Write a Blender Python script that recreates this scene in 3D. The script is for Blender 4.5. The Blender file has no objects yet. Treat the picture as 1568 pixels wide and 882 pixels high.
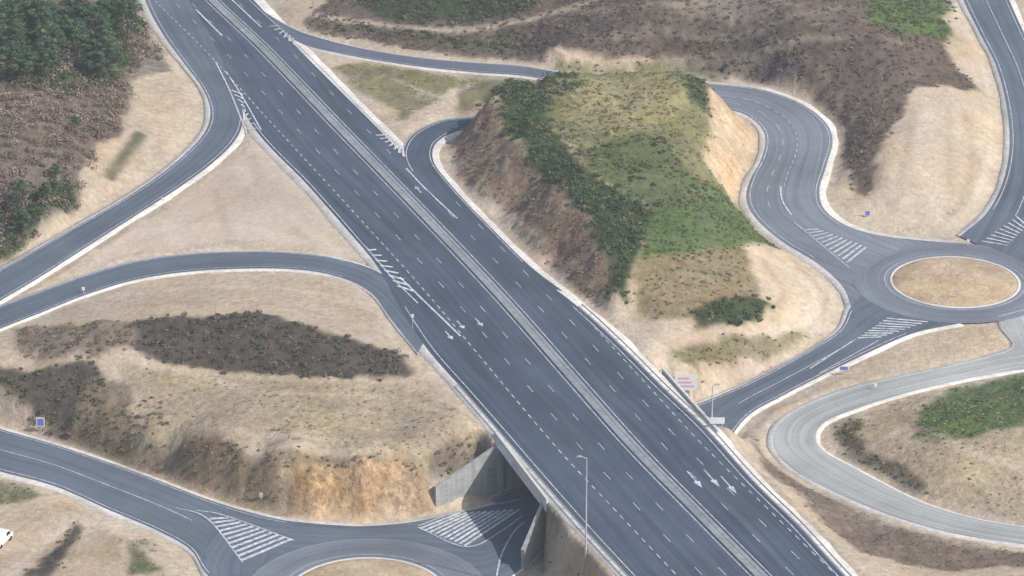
import bpy, math, random
import numpy as np
from mathutils import Vector, kdtree
random.seed(3); rng=np.random.default_rng(7)
S=bpy.context.scene
# ------------------------------------------------------------------ camera / survey frame
PITCH=math.radians(23.5); DIST=705.0; FPX=5640.0
CAM=np.array([0,-DIST*math.cos(PITCH),DIST*math.sin(PITCH)])
def raydir(u,v):
    u=np.asarray(u,float); v=np.asarray(v,float)
    a=(u-784)/FPX; b=-(v-441)/FPX
    return np.stack([a, math.cos(PITCH)+b*math.sin(PITCH), -math.sin(PITCH)+b*math.cos(PITCH)],-1)
def G(u,v,z=0.0):
    """oblique-survey coordinate -> world metres on level z"""
    d=raydir(u,v); t=(np.asarray(z)-CAM[2])/d[...,2]
    return CAM+d*t[...,None]
cam=bpy.data.cameras.new("camera"); co=bpy.data.objects.new("camera",cam); S.collection.objects.link(co)
co.location=CAM; co.rotation_euler=(math.pi/2-PITCH,0,0)
cam.sensor_width=36; cam.lens=36*FPX/1568; cam.clip_end=20000; cam.clip_start=1
S.camera=co
# ------------------------------------------------------------------ light
SUN_AZ=math.radians(118)
SUN_EL=math.radians(42)
w=bpy.data.worlds.new("World"); S.world=w; w.use_nodes=True
nt=w.node_tree; bg=nt.nodes['Background']; sky=nt.nodes.new('ShaderNodeTexSky'); sky.sky_type='NISHITA'; sky.sun_disc=False
sky.sun_elevation=SUN_EL; sky.sun_rotation=SUN_AZ; sky.dust_density=2.0
nt.links.new(sky.outputs[0],bg.inputs[0]); bg.inputs[1].default_value=0.15
sl=bpy.data.lights.new("sun",'SUN'); sl.energy=4.7; sl.angle=math.radians(0.6); sl.color=(1,0.96,0.90)
so=bpy.data.objects.new("sun",sl); S.collection.objects.link(so)
sd=Vector((math.sin(SUN_AZ)*math.cos(SUN_EL),math.cos(SUN_AZ)*math.cos(SUN_EL),math.sin(SUN_EL)))
so.rotation_euler=sd.to_track_quat('Z','Y').to_euler(); so.location=(200,-200,300)
S.view_settings.view_transform='Standard'; S.view_settings.look='None'; S.view_settings.exposure=0
# ------------------------------------------------------------------ helpers
def hash2(ix,iy,s):
    n=(ix*374761393+iy*668265263+s*982451653)&0x7fffffff
    n=((n^(n>>13))*1274126177)&0x7fffffff
    return ((n^(n>>16))&0xffff)/65535.0
def vnoise(x,y,s=0):
    ix=np.floor(x).astype(np.int64); iy=np.floor(y).astype(np.int64); fx=x-ix; fy=y-iy
    fx=fx*fx*(3-2*fx); fy=fy*fy*(3-2*fy)
    a=hash2(ix,iy,s);b=hash2(ix+1,iy,s);c=hash2(ix,iy+1,s);d=hash2(ix+1,iy+1,s)
    return (a*(1-fx)+b*fx)*(1-fy)+(c*(1-fx)+d*fx)*fy
def fbm(x,y,sc,s=0,o=4):
    r=0;a=0.5;t=0
    for i in range(o):
        r=r+a*vnoise(x/sc,y/sc,s+i*17); t+=a; a*=0.5; sc*=0.5
    return r/t*2-1
def sstep(a,b,x):
    t=np.clip((x-a)/(b-a),0,1); return t*t*(3-2*t)
def catmull(P,n):
    P=np.asarray(P,float); out=[]
    Q=np.vstack([2*P[0]-P[1],P,2*P[-1]-P[-2]])
    for i in range(1,len(Q)-2):
        p0,p1,p2,p3=Q[i-1:i+3]
        for k in range(n):
            t=k/n
            out.append(0.5*((2*p1)+(-p0+p2)*t+(2*p0-5*p1+4*p2-p3)*t*t+(-p0+3*p1-3*p2+p3)*t**3))
    out.append(P[-1]); return np.array(out)
def mkobj(name,V,F,mat,uv=None,col=None,smooth=False,parent=None):
    me=bpy.data.meshes.new(name)
    V=np.asarray(V,np.float32)
    if isinstance(F,np.ndarray):
        k=F.shape[1]; me.vertices.add(len(V)); me.vertices.foreach_set('co',V.ravel())
        me.loops.add(F.size); me.loops.foreach_set('vertex_index',F.ravel().astype(np.int32))
        me.polygons.add(len(F)); me.polygons.foreach_set('loop_start',(np.arange(len(F))*k).astype(np.int32))
        me.update(calc_edges=True)
    else:
        me.from_pydata(V.tolist(),[],F)
    if smooth: me.polygons.foreach_set('use_smooth',np.ones(len(me.polygons),bool))
    if uv is not None:
        a=me.attributes.new('rc','FLOAT2','POINT'); a.data.foreach_set('vector',np.asarray(uv,np.float32).ravel())
    if col is not None:
        a=me.attributes.new('gc','FLOAT_COLOR','POINT'); c=np.ones((len(V),4),np.float32); c[:,:col.shape[1]]=col; a.data.foreach_set('color',c.ravel())
    me.materials.append(mat); me.validate(); me.update()
    o=bpy.data.objects.new(name,me); S.collection.objects.link(o)
    if parent: o.parent=parent
    return o
class NB:
    def __init__(s,name):
        s.m=bpy.data.materials.new(name); s.m.use_nodes=True; s.t=s.m.node_tree; s.b=s.t.nodes['Principled BSDF']
        s.b.inputs['Roughness'].default_value=0.9; s.b.inputs['Specular IOR Level'].default_value=0.2
    def n(s,t,**k):
        x=s.t.nodes.new(t)
        for a,b in k.items(): setattr(x,a,b)
        return x
    def l(s,a,b): s.t.links.new(a,b)
    def noise(s,vec,scale,detail=4,rough=0.6):
        x=s.n('ShaderNodeTexNoise'); x.inputs['Scale'].default_value=scale; x.inputs['Detail'].default_value=detail; x.inputs['Roughness'].default_value=rough
        s.l(vec,x.inputs['Vector']); return x.outputs[0]
    def mr(s,v,a,b,c,d):
        x=s.n('ShaderNodeMapRange'); s.l(v,x.inputs[0])
        for i,q in enumerate((a,b,c,d)): x.inputs[i+1].default_value=q
        return x.outputs[0]
    def math(s,op,a,b):
        x=s.n('ShaderNodeMath',operation=op)
        for i,q in enumerate((a,b)):
            if isinstance(q,(int,float)): x.inputs[i].default_value=q
            else: s.l(q,x.inputs[i])
        return x.outputs[0]
    def scalecol(s,c,f):
        x=s.n('ShaderNodeVectorMath',operation='SCALE'); s.l(c,x.inputs[0]); s.l(f,x.inputs['Scale']); return x.outputs[0]
    def mix(s,f,a,b):
        x=s.n('ShaderNodeMix',data_type='RGBA')
        s.l(f,x.inputs[0])
        for i,q in ((6,a),(7,b)):
            if isinstance(q,tuple): x.inputs[i].default_value=(*q,1)
            else: s.l(q,x.inputs[i])
        return x.outputs[2]
    def pos(s): return s.n('ShaderNodeNewGeometry').outputs['Position']
    def attr(s,n,o='Color'):
        x=s.n('ShaderNodeAttribute',attribute_name=n); return x.outputs[o]
    def mapv(s,v,sc):
        x=s.n('ShaderNodeMapping'); x.inputs['Scale'].default_value=sc; s.l(v,x.inputs[0]); return x.outputs[0]
    def bump(s,h,st,d=0.3):
        x=s.n('ShaderNodeBump'); x.inputs['Strength'].default_value=st; x.inputs['Distance'].default_value=d; s.l(h,x.inputs['Height']); s.l(x.outputs[0],s.b.inputs['Normal'])
def asphalt(name,c,dark=0.82,light=1.25):
    b=NB(name); p=b.pos(); rc=b.attr('rc','Vector')
    n1=b.mr(b.noise(p,0.05,5),0.3,0.7,dark,light)
    st=b.mr(b.noise(b.mapv(rc,(0.9,0.010,1)),1.0,4),0.3,0.7,0.72,1.30)
    n2=b.mr(b.noise(p,2.5,3,0.8),0.3,0.7,0.86,1.15)
    pt=b.n('ShaderNodeTexVoronoi'); pt.inputs['Scale'].default_value=1.0; b.l(b.mapv(rc,(0.12,0.018,1)),pt.inputs['Vector'])
    sc=b.n('ShaderNodeSeparateColor'); b.l(pt.outputs['Color'],sc.inputs[0]); pv=b.mr(sc.outputs[0],0,1,0.93,1.08)
    f=b.math('MULTIPLY',b.math('MULTIPLY',n1,st),b.math('MULTIPLY',n2,pv))
    rgb=b.n('ShaderNodeRGB'); rgb.outputs[0].default_value=(*c,1)
    dust=b.mr(b.noise(b.mapv(rc,(0.25,0.02,1)),1.0,5),0.5,0.75,0,0.22)
    b.l(b.mix(dust,b.scalecol(rgb.outputs[0],f),(0.19,0.195,0.20)),b.b.inputs['Base Color']); b.b.inputs['Roughness'].default_value=0.85
    return b.m
def plain(name,c,rough=0.8,var=0.15,sc=1.5,metal=0):
    b=NB(name); p=b.pos(); f=b.math('MULTIPLY',b.mr(b.noise(p,sc,4),0.3,0.7,1-var,1+var),b.mr(b.noise(p,sc*0.08,3),0.3,0.7,1-var,1+var))
    rgb=b.n('ShaderNodeRGB'); rgb.outputs[0].default_value=(*c,1)
    b.l(b.scalecol(rgb.outputs[0],f),b.b.inputs['Base Color']); b.b.inputs['Roughness'].default_value=rough; b.b.inputs['Metallic'].default_value=metal
    return b.m
M_HWY=asphalt('asphalt_main',(0.056,0.074,0.110)); M_RAMP=asphalt('asphalt_ramp',(0.094,0.113,0.150)); 
M_OLD=asphalt('pavement_pale',(0.31,0.32,0.315)); M_RB=asphalt('asphalt_roundabout',(0.145,0.162,0.190))
M_SHO=plain('gravel_shoulder',(0.57,0.545,0.51),0.95,0.2,1.2)
M_CON=plain('concrete',(0.40,0.41,0.40),0.9,0.2,0.8)
M_KERB=plain('kerb_concrete',(0.53,0.525,0.51),0.9,0.12)
M_STEEL=plain('galvanised_steel',(0.5,0.51,0.52),0.5,0.1,1,0.2)
def paintmat():
    b=NB('road_paint'); p=b.pos()
    f=b.mr(b.noise(p,1.1,5,0.75),0.36,0.62,0.0,1.0)
    b.l(b.mix(f,(0.24,0.26,0.30),(0.66,0.67,0.69)),b.b.inputs['Base Color']); return b.m
M_PAINT=paintmat()
def soilmat():
    b=NB('soil_and_grass'); p=b.pos(); c=b.attr('gc'); al=b.attr('gc','Alpha')
    f=b.mr(b.noise(p,0.09,6,0.62),0.32,0.68,0.80,1.18)
    f2=b.mr(b.noise(p,0.9,6,0.75),0.3,0.7,0.74,1.24)
    f3=b.mr(b.noise(b.mapv(p,(0.5,0.5,0.05)),1.2,5,0.7),0.35,0.65,0.82,1.16)
    ff=b.math('MULTIPLY',b.math('MULTIPLY',f,f2),f3)
    ff=b.math('ADD',1.0,b.math('MULTIPLY',b.math('SUBTRACT',ff,1.0),al))
    ff=b.math('MAXIMUM',ff,0.15)
    cc=b.scalecol(c,ff)
    sp=b.math('MULTIPLY',b.mr(b.noise(p,1.3,6,0.8),0.54,0.68,0,0.6),al)
    dk=b.mix(sp,cc,b.scalecol(cc,b.mr(b.noise(p,0.2,2),0,1,0.4,0.75)))
    hs=b.n('ShaderNodeHueSaturation'); b.l(dk,hs.inputs['Color']); b.l(b.mr(b.noise(p,0.12,4),0.3,0.7,0.488,0.512),hs.inputs['Hue']); b.l(b.mr(b.noise(p,0.07,3),0.3,0.7,0.78,1.12),hs.inputs['Saturation'])
    b.l(hs.outputs[0],b.b.inputs['Base Color']); b.b.inputs['Roughness'].default_value=1; b.b.inputs['Specular IOR Level'].default_value=0.05
    h=b.math('MULTIPLY',b.noise(p,0.7,8,0.7),al)
    b.bump(h,0.8,0.8)
    return b.m
M_SOIL=soilmat()
def leafmat(name):
    b=NB(name); c=b.attr('gc'); b.l(b.scalecol(c,b.mr(b.noise(b.pos(),0.15,3),0.3,0.7,0.85,1.4)),b.b.inputs['Base Color']); b.b.inputs['Roughness'].default_value=0.85
    return b.m
M_LEAF=leafmat('foliage')
# ------------------------------------------------------------------ roads
SAMP=[]; EDGE=[]
Fc=np.array([-1.0,-66.0]); Nc=np.array([6.2,-87.4]); E=np.array([0.73,0.684]); E/=np.linalg.norm(E); Nn=np.array([E[1],-E[0]]); LT=38.0
def in_corr(x,y):
    s=(x-Fc[0])*E[0]+(y-Fc[1])*E[1]; t=(x-Fc[0])*Nn[0]+(y-Fc[1])*Nn[1]
    W=(Nc-Fc)@Nn
    return (t>-0.8)&(t<W+0.8)&(s>-12)&(s<LT+12)
layer=[0]
def ribbon(name,L,R,mat,n=8,m=8,sh=(1.3,1.3),dz=0.0,samples=True,ctrl=True):
    layer[0]+=1; dz+=layer[0]*0.004
    Ls=catmull(L,n); Rs=catmull(R,n); k=len(Ls)
    mid=(Ls+Rs)/2; d=np.r_[0,np.cumsum(np.linalg.norm(np.diff(mid,axis=0),axis=1))]
    wd=np.linalg.norm(Rs-Ls,axis=1)
    t=np.linspace(0,1,m+1)
    V=Ls[:,None,:]*(1-t)[None,:,None]+Rs[:,None,:]*t[None,:,None]
    UV=np.stack([wd[:,None]*(t-0.5)[None,:],np.repeat(d[:,None],m+1,1)],-1)
    VV=V.reshape(-1,3).copy(); VV[:,2]+=dz
    F=[];W=m+1
    for i in range(k-1):
        for j in range(m): F.append((i*W+j,i*W+j+1,(i+1)*W+j+1,(i+1)*W+j))
    F=np.array(F)
    o=mkobj(name,VV,F,mat,uv=UV.reshape(-1,2))
    if o.data.polygons[len(F)//2].normal.z<0: o.data.flip_normals()
    for side,(A,B,s) in enumerate(((Ls,Rs,sh[0]),(Rs,Ls,sh[1]))):
        dr=A-B; dr[:,2]=0; dr/=np.linalg.norm(dr,axis=1)[:,None]
        wob=(1+0.3*fbm(A[:,0],A[:,1],6,5+side))[:,None]
        p0=A-dr*0.35; p1=A+dr*s*wob; p2=A+dr*(s*wob+0.5)
        p0=p0+[0,0,-0.02+dz*0.2]; p1=p1+[0,0,-0.03+dz*0.2]; p2=p2+[0,0,-0.9]
        if s>0:
            SV=np.stack([p0,p1,p2],1).reshape(-1,3); SF=[]
            for i in range(k-1):
                for j in range(2): SF.append((i*3+j,i*3+j+1,(i+1)*3+j+1,(i+1)*3+j))
            mkobj('road_shoulder',SV,np.array(SF),M_SHO)
        if ctrl: EDGE.append(A[::max(1,n)]+dr[::max(1,n)]*(s+0.5)); 
    if samples:
        nn=int(max(3,np.max(wd)/1.0)); tt=np.linspace(0,1,nn)
        seg=d[-1]; kk=int(seg/1.0)
        ti=np.linspace(0,k-1,max(kk,k)); i0=np.clip(ti.astype(int),0,k-2); fr=(ti-i0)[:,None]
        LL=Ls[i0]*(1-fr)+Ls[i0+1]*fr; RR=Rs[i0]*(1-fr)+Rs[i0+1]*fr
        SAMP.append((LL[:,None]*(1-tt)[None,:,None]+RR[:,None]*tt[None,:,None]).reshape(-1,3))
        for A,B,s in ((LL,RR,sh[0]),(RR,LL,sh[1])):
            dr=A-B; dr[:,2]=0; dr/=np.linalg.norm(dr,axis=1)[:,None]
            SAMP.append(A+dr*s*0.8); SAMP.append(A+dr*s*0.3)
    return Ls,Rs,o
def pr(rows):
    a=np.array(rows,float)
    return G(a[:,0],a[:,1],a[:,4]),G(a[:,2],a[:,3],a[:,4])
HW=[(240,-80,330,-60,0),(290,0,388,0,0),(335,80,462,80,0),(385,190,572,190,0),(470,282,655,275,0),(530,350,735,345,0),(578,408,815,415,0),
(612,470,885,470,0),(655,535,950,530,0),(705,592,1015,595,0),(762,657,1080,657,0),(825,730,1150,735,0),(900,815,1222,806,0),(965,885,1292,882,0),(1060,985,1395,985,0),(1290,1210,1660,1240,0)]
hL,hR,_=ribbon('highway',*pr(HW),M_HWY,m=16,sh=(1.7,2.4),dz=0.03)
R1=[(195,-80,250,-80,0),(222,0,300,0,0),(248,50,325,55,0),(282,97,350,110,0),(310,135,368,155,0),(322,168,372,185,0),(316,198,360,215,-.1),(292,228,325,250,-.3),(245,268,270,290,-.6),(185,308,200,335,-.9),(120,345,130,380,-1.2),(50,385,60,425,-1.4),(-20,425,-15,470,-1.5),(-120,480,-110,530,-1.5),(-400,640,-380,700,-2)]
r1L,r1R,_=ribbon('exit_ramp_road',*pr(R1),M_RAMP,sh=(1.6,1.5))
R2=[(-400,700,-400,740,-2),(-120,520,-120,560,-1.5),(-10,473,-10,508,-1.5),(60,447,60,480,-1.4),(130,422,130,452,-1.3),(210,400,210,428,-1.1),(300,388,300,415,-.9),(400,385,400,411,-.6),(480,390,475,415,-.3),(540,402,530,428,-.1),(585,420,570,450,0),(625,450,600,490,0),(665,495,640,540,0)]
r2L,r2R,_=ribbon('entry_ramp_road',*pr(R2),M_RAMP,sh=(0.7,0.7))
R3=[(330,-60,360,-40,0),(372,-5,395,20,0),(405,18,425,45,0),(450,44,465,68,0),(505,62,510,80,0),(570,77,575,92,0),(650,89,650,103,-.3),(730,96,730,111,-.6),(800,101,800,116,-1),(880,114,880,130,-1.3),(960,122,960,144,-1.6),(1040,126,1040,154,-2)]
r3L,r3R,_=ribbon('side_road',*pr(R3),M_RAMP,sh=(0.5,0.8))
R4=[(960,122,940,154,-1.6),(1040,126,1040,162,-2),(1110,130,1100,166,-2.3),(1170,138,1140,175,-2.6),(1225,158,1165,195,-3),(1262,185,1172,217,-3.5),(1275,215,1165,245,-4),(1265,255,1149,275,-4.5),(1255,290,1143,305,-5),(1262,320,1158,335,-5.5),(1295,345,1198,370,-6),(1345,360,1250,402,-6.5),(1410,368,1290,438,-7),(1460,372,1305,475,-7)]
r4L,r4R,_=ribbon('loop_road',*pr(R4),M_RB,sh=(1.6,1.6))
R5=[(880,140,880,160,-1.5),(800,160,800,178,-1),(730,177,735,195,-.7),(680,184,700,201,-.4),(645,198,675,213,-.2),(625,215,663,228,0),(618,238,665,250,0),(630,265,685,277,0),(658,297,715,311,0),(700,345,760,357,0),(760,400,812,408,0),(800,430,862,446,0)]
r5L,r5R,_=ribbon('merge_loop_road',*pr(R5),M_HWY,sh=(0.5,2.0))
R6=[(1440,-80,1510,-80,-1),(1475,0,1545,0,-2),(1500,50,1572,60,-2.5),(1525,100,1595,115,-3),(1541,160,1612,175,-3.8),(1546,220,1618,235,-4.6),(1537,275,1608,300,-5.6),(1512,325,1592,350,-6.5),(1470,362,1575,410,-7)]
r6L,r6R,_=ribbon('approach_road',*pr(R6),M_RAMP,sh=(1.2,1.2))
def c3(p,z): return np.array([p[0],p[1],z])
Lp=[];Rp=[]
for s,z in ((-4,-10),(8,-9.8),(20,-9.3),(32,-8.8),(40,-8.4)):
    Lp.append(c3(Fc+Nn*0.7+E*s,z)); Rp.append(c3(Nc-Nn*0.7+E*s,z))
for a in ((1120,598,1142,640,-8),(1180,569,1195,608,-7.7),(1240,536,1255,577,-7.4),(1285,505,1330,540,-7.1),(1303,470,1400,510,-7),(1330,440,1470,495,-7)):
    Lp.append(G(a[0],a[1],a[4])); Rp.append(G(a[2],a[3],a[4]))
r7L,r7R,_=ribbon('underpass_road',np.array(Lp),np.array(Rp),M_RAMP,sh=(1.0,1.0))
R8=[(-400,545,-400,620,-8.5),(-120,622,-120,690,-9),(0,657,0,722,-9.2),(80,680,85,745,-9.4),(160,706,170,782,-9.6),(240,735,240,812,-9.8),(310,762,292,842,-10),(380,784,325,885,-10),(450,799,400,890,-10),(540,806,500,900,-10)]
r8L,r8R,_=ribbon('lower_road',*pr(R8),M_RAMP,sh=(1.2,1.5))
R8b=[(450,799,420,860,-10),(540,806,540,860,-10),(620,801,640,862,-10),(680,790,690,880,-10),(740,777,745,900,-10),(790,757,800,870,-10)]
a=np.array(R8b,float); L8=G(a[:,0],a[:,1],a[:,4]); R8_=G(a[:,2],a[:,3],a[:,4])
L8=np.vstack([L8,[c3(Fc+Nn*0.7+E*1,-9.98)]]); R8_=np.vstack([R8_,[c3(Nc-Nn*0.7+E*1,-9.98)]])
ribbon('lower_link_road',L8,R8_,M_RAMP,sh=(0.9,0.3))
R8c=[(325,800,420,850,-10),(315,860,385,880,-10),(330,920,400,920,-10),(350,1000,420,1000,-10)]
ribbon('lower_branch_road',*pr(R8c),M_RAMP,sh=(1.2,0.1))
R9=[(1600,470,1540,470,-7),(1640,520,1538,500,-7),(1620,560,1555,530,-7),(1560,566,1520,546,-7),(1480,580,1465,560,-7),(1390,601,1370,580,-7),(1312,626,1290,600,-7.1),(1264,646,1222,628,-7.2),(1249,668,1190,655,-7.3),(1260,690,1186,683,-7.3),(1300,713,1207,712,-7.2),(1360,745,1255,742,-7),(1420,773,1335,778,-6.8),(1490,794,1415,805,-6.6),(1568,808,1500,824,-6.4),(1680,822,1660,845,-6)]
r9L,r9R,_=ribbon('service_road',*pr(R9),M_OLD,sh=(0.8,1.1))
def roundabout(name,c,ri,ro):
    layer[0]+=1; N=96; z=c[2]; dz=layer[0]*0.004+0.01
    V=[];UV=[];F=[];rs=np.linspace(ri-0.5,ro,8)
    for i in range(N):
        t=2*math.pi*i/N
        for r in rs: V.append((c[0]+r*math.cos(t),c[1]+r*math.sin(t),z+dz)); UV.append((r,t*ri))
    for i in range(N):
        for j in range(7): F.append((i*8+j,i*8+j+1,((i+1)%N)*8+j+1,((i+1)%N)*8+j))
    mkobj(name,V,np.array(F),M_RB,uv=UV)
    for r in np.arange(0,ro+1.2,1.0):
        k=max(1,int(2*math.pi*r)); t=np.linspace(0,2*math.pi,k,endpoint=False)
        SAMP.append(np.stack([c[0]+r*np.cos(t),c[1]+r*np.sin(t),np.full(k,z)],-1))
    def ring(prof,mat,nm,col=None):
        V=[];F=[];m=len(prof)
        for i in range(N):
            t=2*math.pi*i/N
            for r,h in prof: V.append((c[0]+r*math.cos(t),c[1]+r*math.sin(t),z+h))
        for i in range(N):
            for j in range(m-1): F.append((i*m+j,((i+1)%N)*m+j,((i+1)%N)*m+j+1,i*m+j+1))
        V=np.array(V)
        if col is not None:
            n=fbm(V[:,0],V[:,1],5,3)[:,None]; cc=np.array(col)*(1+0.3*n)
            return mkobj(nm,V,np.array(F),mat,col=np.c_[cc,np.full(len(cc),0.7)])
        return mkobj(nm,V,np.array(F),mat)
    ring([(ri,0),(ri-0.02,0.14),(ri-0.6,0.15),(ri-0.62,0.12)],M_KERB,'roundabout_kerb')
    rr=np.linspace(ri-2.8,0.05,14)
    ring([(ri-0.55,0.05),(ri-0.7,0.14),(ri-2.2,0.25)]+[(r,0.8-0.45*(r/(ri-2.8))**2) for r in rr],M_SOIL,'roundabout_island',(0.47,0.355,0.235))
rc1=G(1462,432,-7.0); rc2=G(560,912,-10.0)
roundabout('roundabout_road',rc1,12.9,20.0); roundabout('roundabout_road',rc2,13.6,20.5)
SP=np.vstack(SAMP)
hz=(SP[:,2]>-1.0)&in_corr(SP[:,0],SP[:,1]); SPT=SP[~hz]
kd=kdtree.KDTree(len(SPT))
for i,p in enumerate(SPT): kd.insert((p[0],p[1],0),i)
kd.balance()
kdr=kdtree.KDTree(len(SP))
for i,p in enumerate(SP): kdr.insert((p[0],p[1],p[2]*3),i)
kdr.balance()
# ------------------------------------------------------------------ terrain
PTS="""748 156 7.8;772 134 8.4;830 114 8.8;900 113 8.8;970 113 8.8;1040 114 8.4;1085 130 6.8;738 170 7.8;790 230 8;845 290 7.5;885 345 6.5;915 400 5;940 450 3;965 478 .8
700 235 .3;780 322 .3;855 400 .3;912 440 .3;850 165 8.9;950 160 9;1030 170 8.8;900 220 8.8;1000 240 8.2;930 300 7.7;1040 300 6.8;980 370 6.3;1080 350 4.5;1150 370 .5;1100 420 2;1000 430 4
1180 420 -2;1030 480 1;1100 480 0;1200 480 -3.5;1260 470 -6;1050 520 -1;1150 530 -4;1230 510 -6.3;1060 570 -2.5;1000 540 -.3;1120 572 -6
1098 150 5.8;1070 195 6.5;1070 240 6;1098 290 4;1130 335 1;1180 375 -2
270 115 1;205 130 3;185 200 4;130 260 4;100 320 3.5;40 370 2.5;300 200 0;230 262 -.3;120 330 -.6;100 150 7;0 250 7;150 60 6;0 100 9;100 0 8;200 30 3;-100 150 10;-100 350 5
30 515 -1;150 475 0;300 450 .5;450 445 .3;560 470 0;100 530 1;250 492 2.3;400 485 2.3;550 520 1.2;620 560 .5;250 560 -.8;400 582 -.8;600 590 -.5;680 610 0;450 640 -.3;600 660 -1;300 640 -1.5;150 600 -2.5;50 560 -2;0 620 -5;100 645 -6.5;160 662 -6.2
225 680 -5.2;270 692 -4.8;320 700 -4;370 706 -3;410 710 -2.4;450 712 -2;550 712 -1.9;630 708 -2.2;700 680 -1.5;740 660 -.5;500 690 -1.2;400 685 -1.8
0 760 -9;100 790 -8.5;200 830 -9;100 860 -8;0 870 -8;-60 800 -8.5;70 845 -10
480 20 1;600 20 2;700 60 .5;850 80 2;1000 85 1.5;1200 100 2;1000 20 9;1200 20 10;850 10 6;1350 60 7;1350 130 2;1440 30 3;1450 100 1;1300 180 -2;1300 230 -3;1400 150 1.5;1480 160 0;1400 200 1;1350 260 -1;1450 260 -2;1500 250 -3.5;1320 290 -4.5;1400 330 -5.5;1480 320 -5.5;1335 210 -.5
300 -90 1;700 -60 8;1100 -60 14;1500 -90 3;560 120 0;640 150 -.3;700 140 0
1400 540 -6.6;1480 527 -6.6;1350 680 -5;1450 650 -3;1540 640 -2.5;1450 720 -4;1540 740 -4.5;1300 662 -7;1350 728 -7;1300 820 -4.5;1450 865 -5;1540 870 -4;1200 740 -5
840 872 -9;880 900 -8;850 845 -8.5;800 905 -10;900 930 -5;250 325 -.5;400 330 -.2;350 250 0;1900 400 -5;1900 800 -4;-400 200 10;-400 900 -8;1200 1100 -5;700 1100 -9"""
pts=np.array([[float(x) for x in q.split()] for l in PTS.split('\n') for q in l.split(';')])
CP=G(pts[:,0],pts[:,1],pts[:,2])
EP=np.vstack(EDGE); EP=EP[~((EP[:,2]>-1)&in_corr(EP[:,0],EP[:,1]))]
CPs=np.vstack([CP,EP]); keep=[]; 
for p in CPs:
    if all((p[0]-q[0])**2+(p[1]-q[1])**2>4 for q in keep): keep.append(p)
CPs=np.array(keep)
def kern(r2): return np.sqrt(r2+4.0)
D=((CPs[:,None,:2]-CPs[None,:,:2])**2).sum(-1)
A=np.block([[kern(D)+np.eye(len(CPs))*-0.02,np.ones((len(CPs),1))],[np.ones((1,len(CPs))),np.zeros((1,1))]])
sol=np.linalg.solve(A,np.r_[CPs[:,2],0])
def rbf(x,y):
    out=np.empty(x.size)
    X=x.ravel();Y=y.ravel()
    for i in range(0,X.size,20000):
        r2=(X[i:i+20000,None]-CPs[None,:,0])**2+(Y[i:i+20000,None]-CPs[None,:,1])**2
        out[i:i+20000]=kern(r2)@sol[:-1]+sol[-1]
    return out.reshape(x.shape)
st=0.6
cx=np.arange(-150,150,st); cy=np.arange(-150,235,st)
def ext(c):
    g=np.cumsum(1.0*1.35**np.arange(1,25)); g=g[g<6000]
    return np.r_[c[0]-g[::-1],c,c[-1]+g]
gx=ext(cx); gy=ext(cy); X,Y=np.meshgrid(gx,gy)
far=np.maximum(np.maximum(np.abs(X)-150,0),np.maximum(np.maximum(Y-235,-150-Y),0))
H=np.clip(rbf(X,Y),-11,15)
# the back of the knoll falls steadily from its rim to the roads behind
yr=G(900,113,8.8)[1]; xa=G(700,140,5)[0]; xb=G(1120,140,5)[0]; yroad=G(900,112,-1.3)[1]+2
mk=(X>xa)&(X<xb)&(Y>yr)&(Y<yroad)
capz=np.maximum(9.0-0.62*(Y-yr),-1.2)
H=np.where(mk,np.minimum(H,capz),H); H=np.where((X>xa)&(X<xb)&(Y<=yr)&(Y>yr-45),np.minimum(H,9.2),H)
print('yr',yr,'yroad',yroad)
H=H*(1-sstep(20,600,far))+sstep(100,1500,far)*fbm(X,Y,900,9)*12
dist=np.full(X.shape,50.0); zr=np.zeros(X.shape)
it=np.nonzero(far.ravel()<90)[0]; xf=X.ravel();yf=Y.ravel(); df=dist.ravel(); zf=zr.ravel()
for i in it:
    c,idx,dd=kd.find((xf[i],yf[i],0)); df[i]=dd; zf[i]=SPT[idx,2]
dist=df.reshape(X.shape); zr=zf.reshape(X.shape)
wv=sstep(0.9,3.4,dist)
H0=np.where(dist<50,(zr-0.22+0.14*sstep(0.7,1.3,dist))*(1-wv)+H*wv,H)
gy_,gx_=np.gradient(H0,gy,gx); slope=np.hypot(gx_,gy_)
def hgt(x,y,HH):
    x=np.asarray(x,float);y=np.asarray(y,float)
    i=np.clip(np.searchsorted(gx,x)-1,0,len(gx)-2); j=np.clip(np.searchsorted(gy,y)-1,0,len(gy)-2)
    fx=(x-gx[i])/(gx[i+1]-gx[i]); fy=(y-gy[j])/(gy[j+1]-gy[j])
    return (HH[j,i]*(1-fx)+HH[j,i+1]*fx)*(1-fy)+(HH[j+1,i]*(1-fx)+HH[j+1,i+1]*fx)*fy
def drape(uv):
    uv=np.array(uv,float).reshape(-1,2); d=raydir(uv[:,0],uv[:,1]); zs=np.linspace(22,-16,300)
    res=np.zeros((len(uv),3)); done=np.zeros(len(uv),bool)
    for z in zs:
        t=(z-CAM[2])/d[:,2]; P=CAM+d*t[:,None]; h=hgt(P[:,0],P[:,1],H0)
        m=(~done)&(P[:,2]<=h); res[m]=P[m]; done|=m
    res[~done]=(CAM+d*((-8-CAM[2])/d[:,2])[:,None])[~done]
    return res
def inside(x,y,poly):
    c=np.zeros(x.shape,bool); n=len(poly)
    for i in range(n):
        x0,y0=poly[i][:2]; x1,y1=poly[(i+1)%n][:2]
        if y0==y1: continue
        c^=((y0>y)!=(y1>y))&(x<(x1-x0)*(y-y0)/(y1-y0)+x0)
    return c
def P2(s): 
    a=[float(q) for q in s.replace(',',' ').split()]; return [(a[i],a[i+1]) for i in range(0,len(a),2)]
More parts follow.
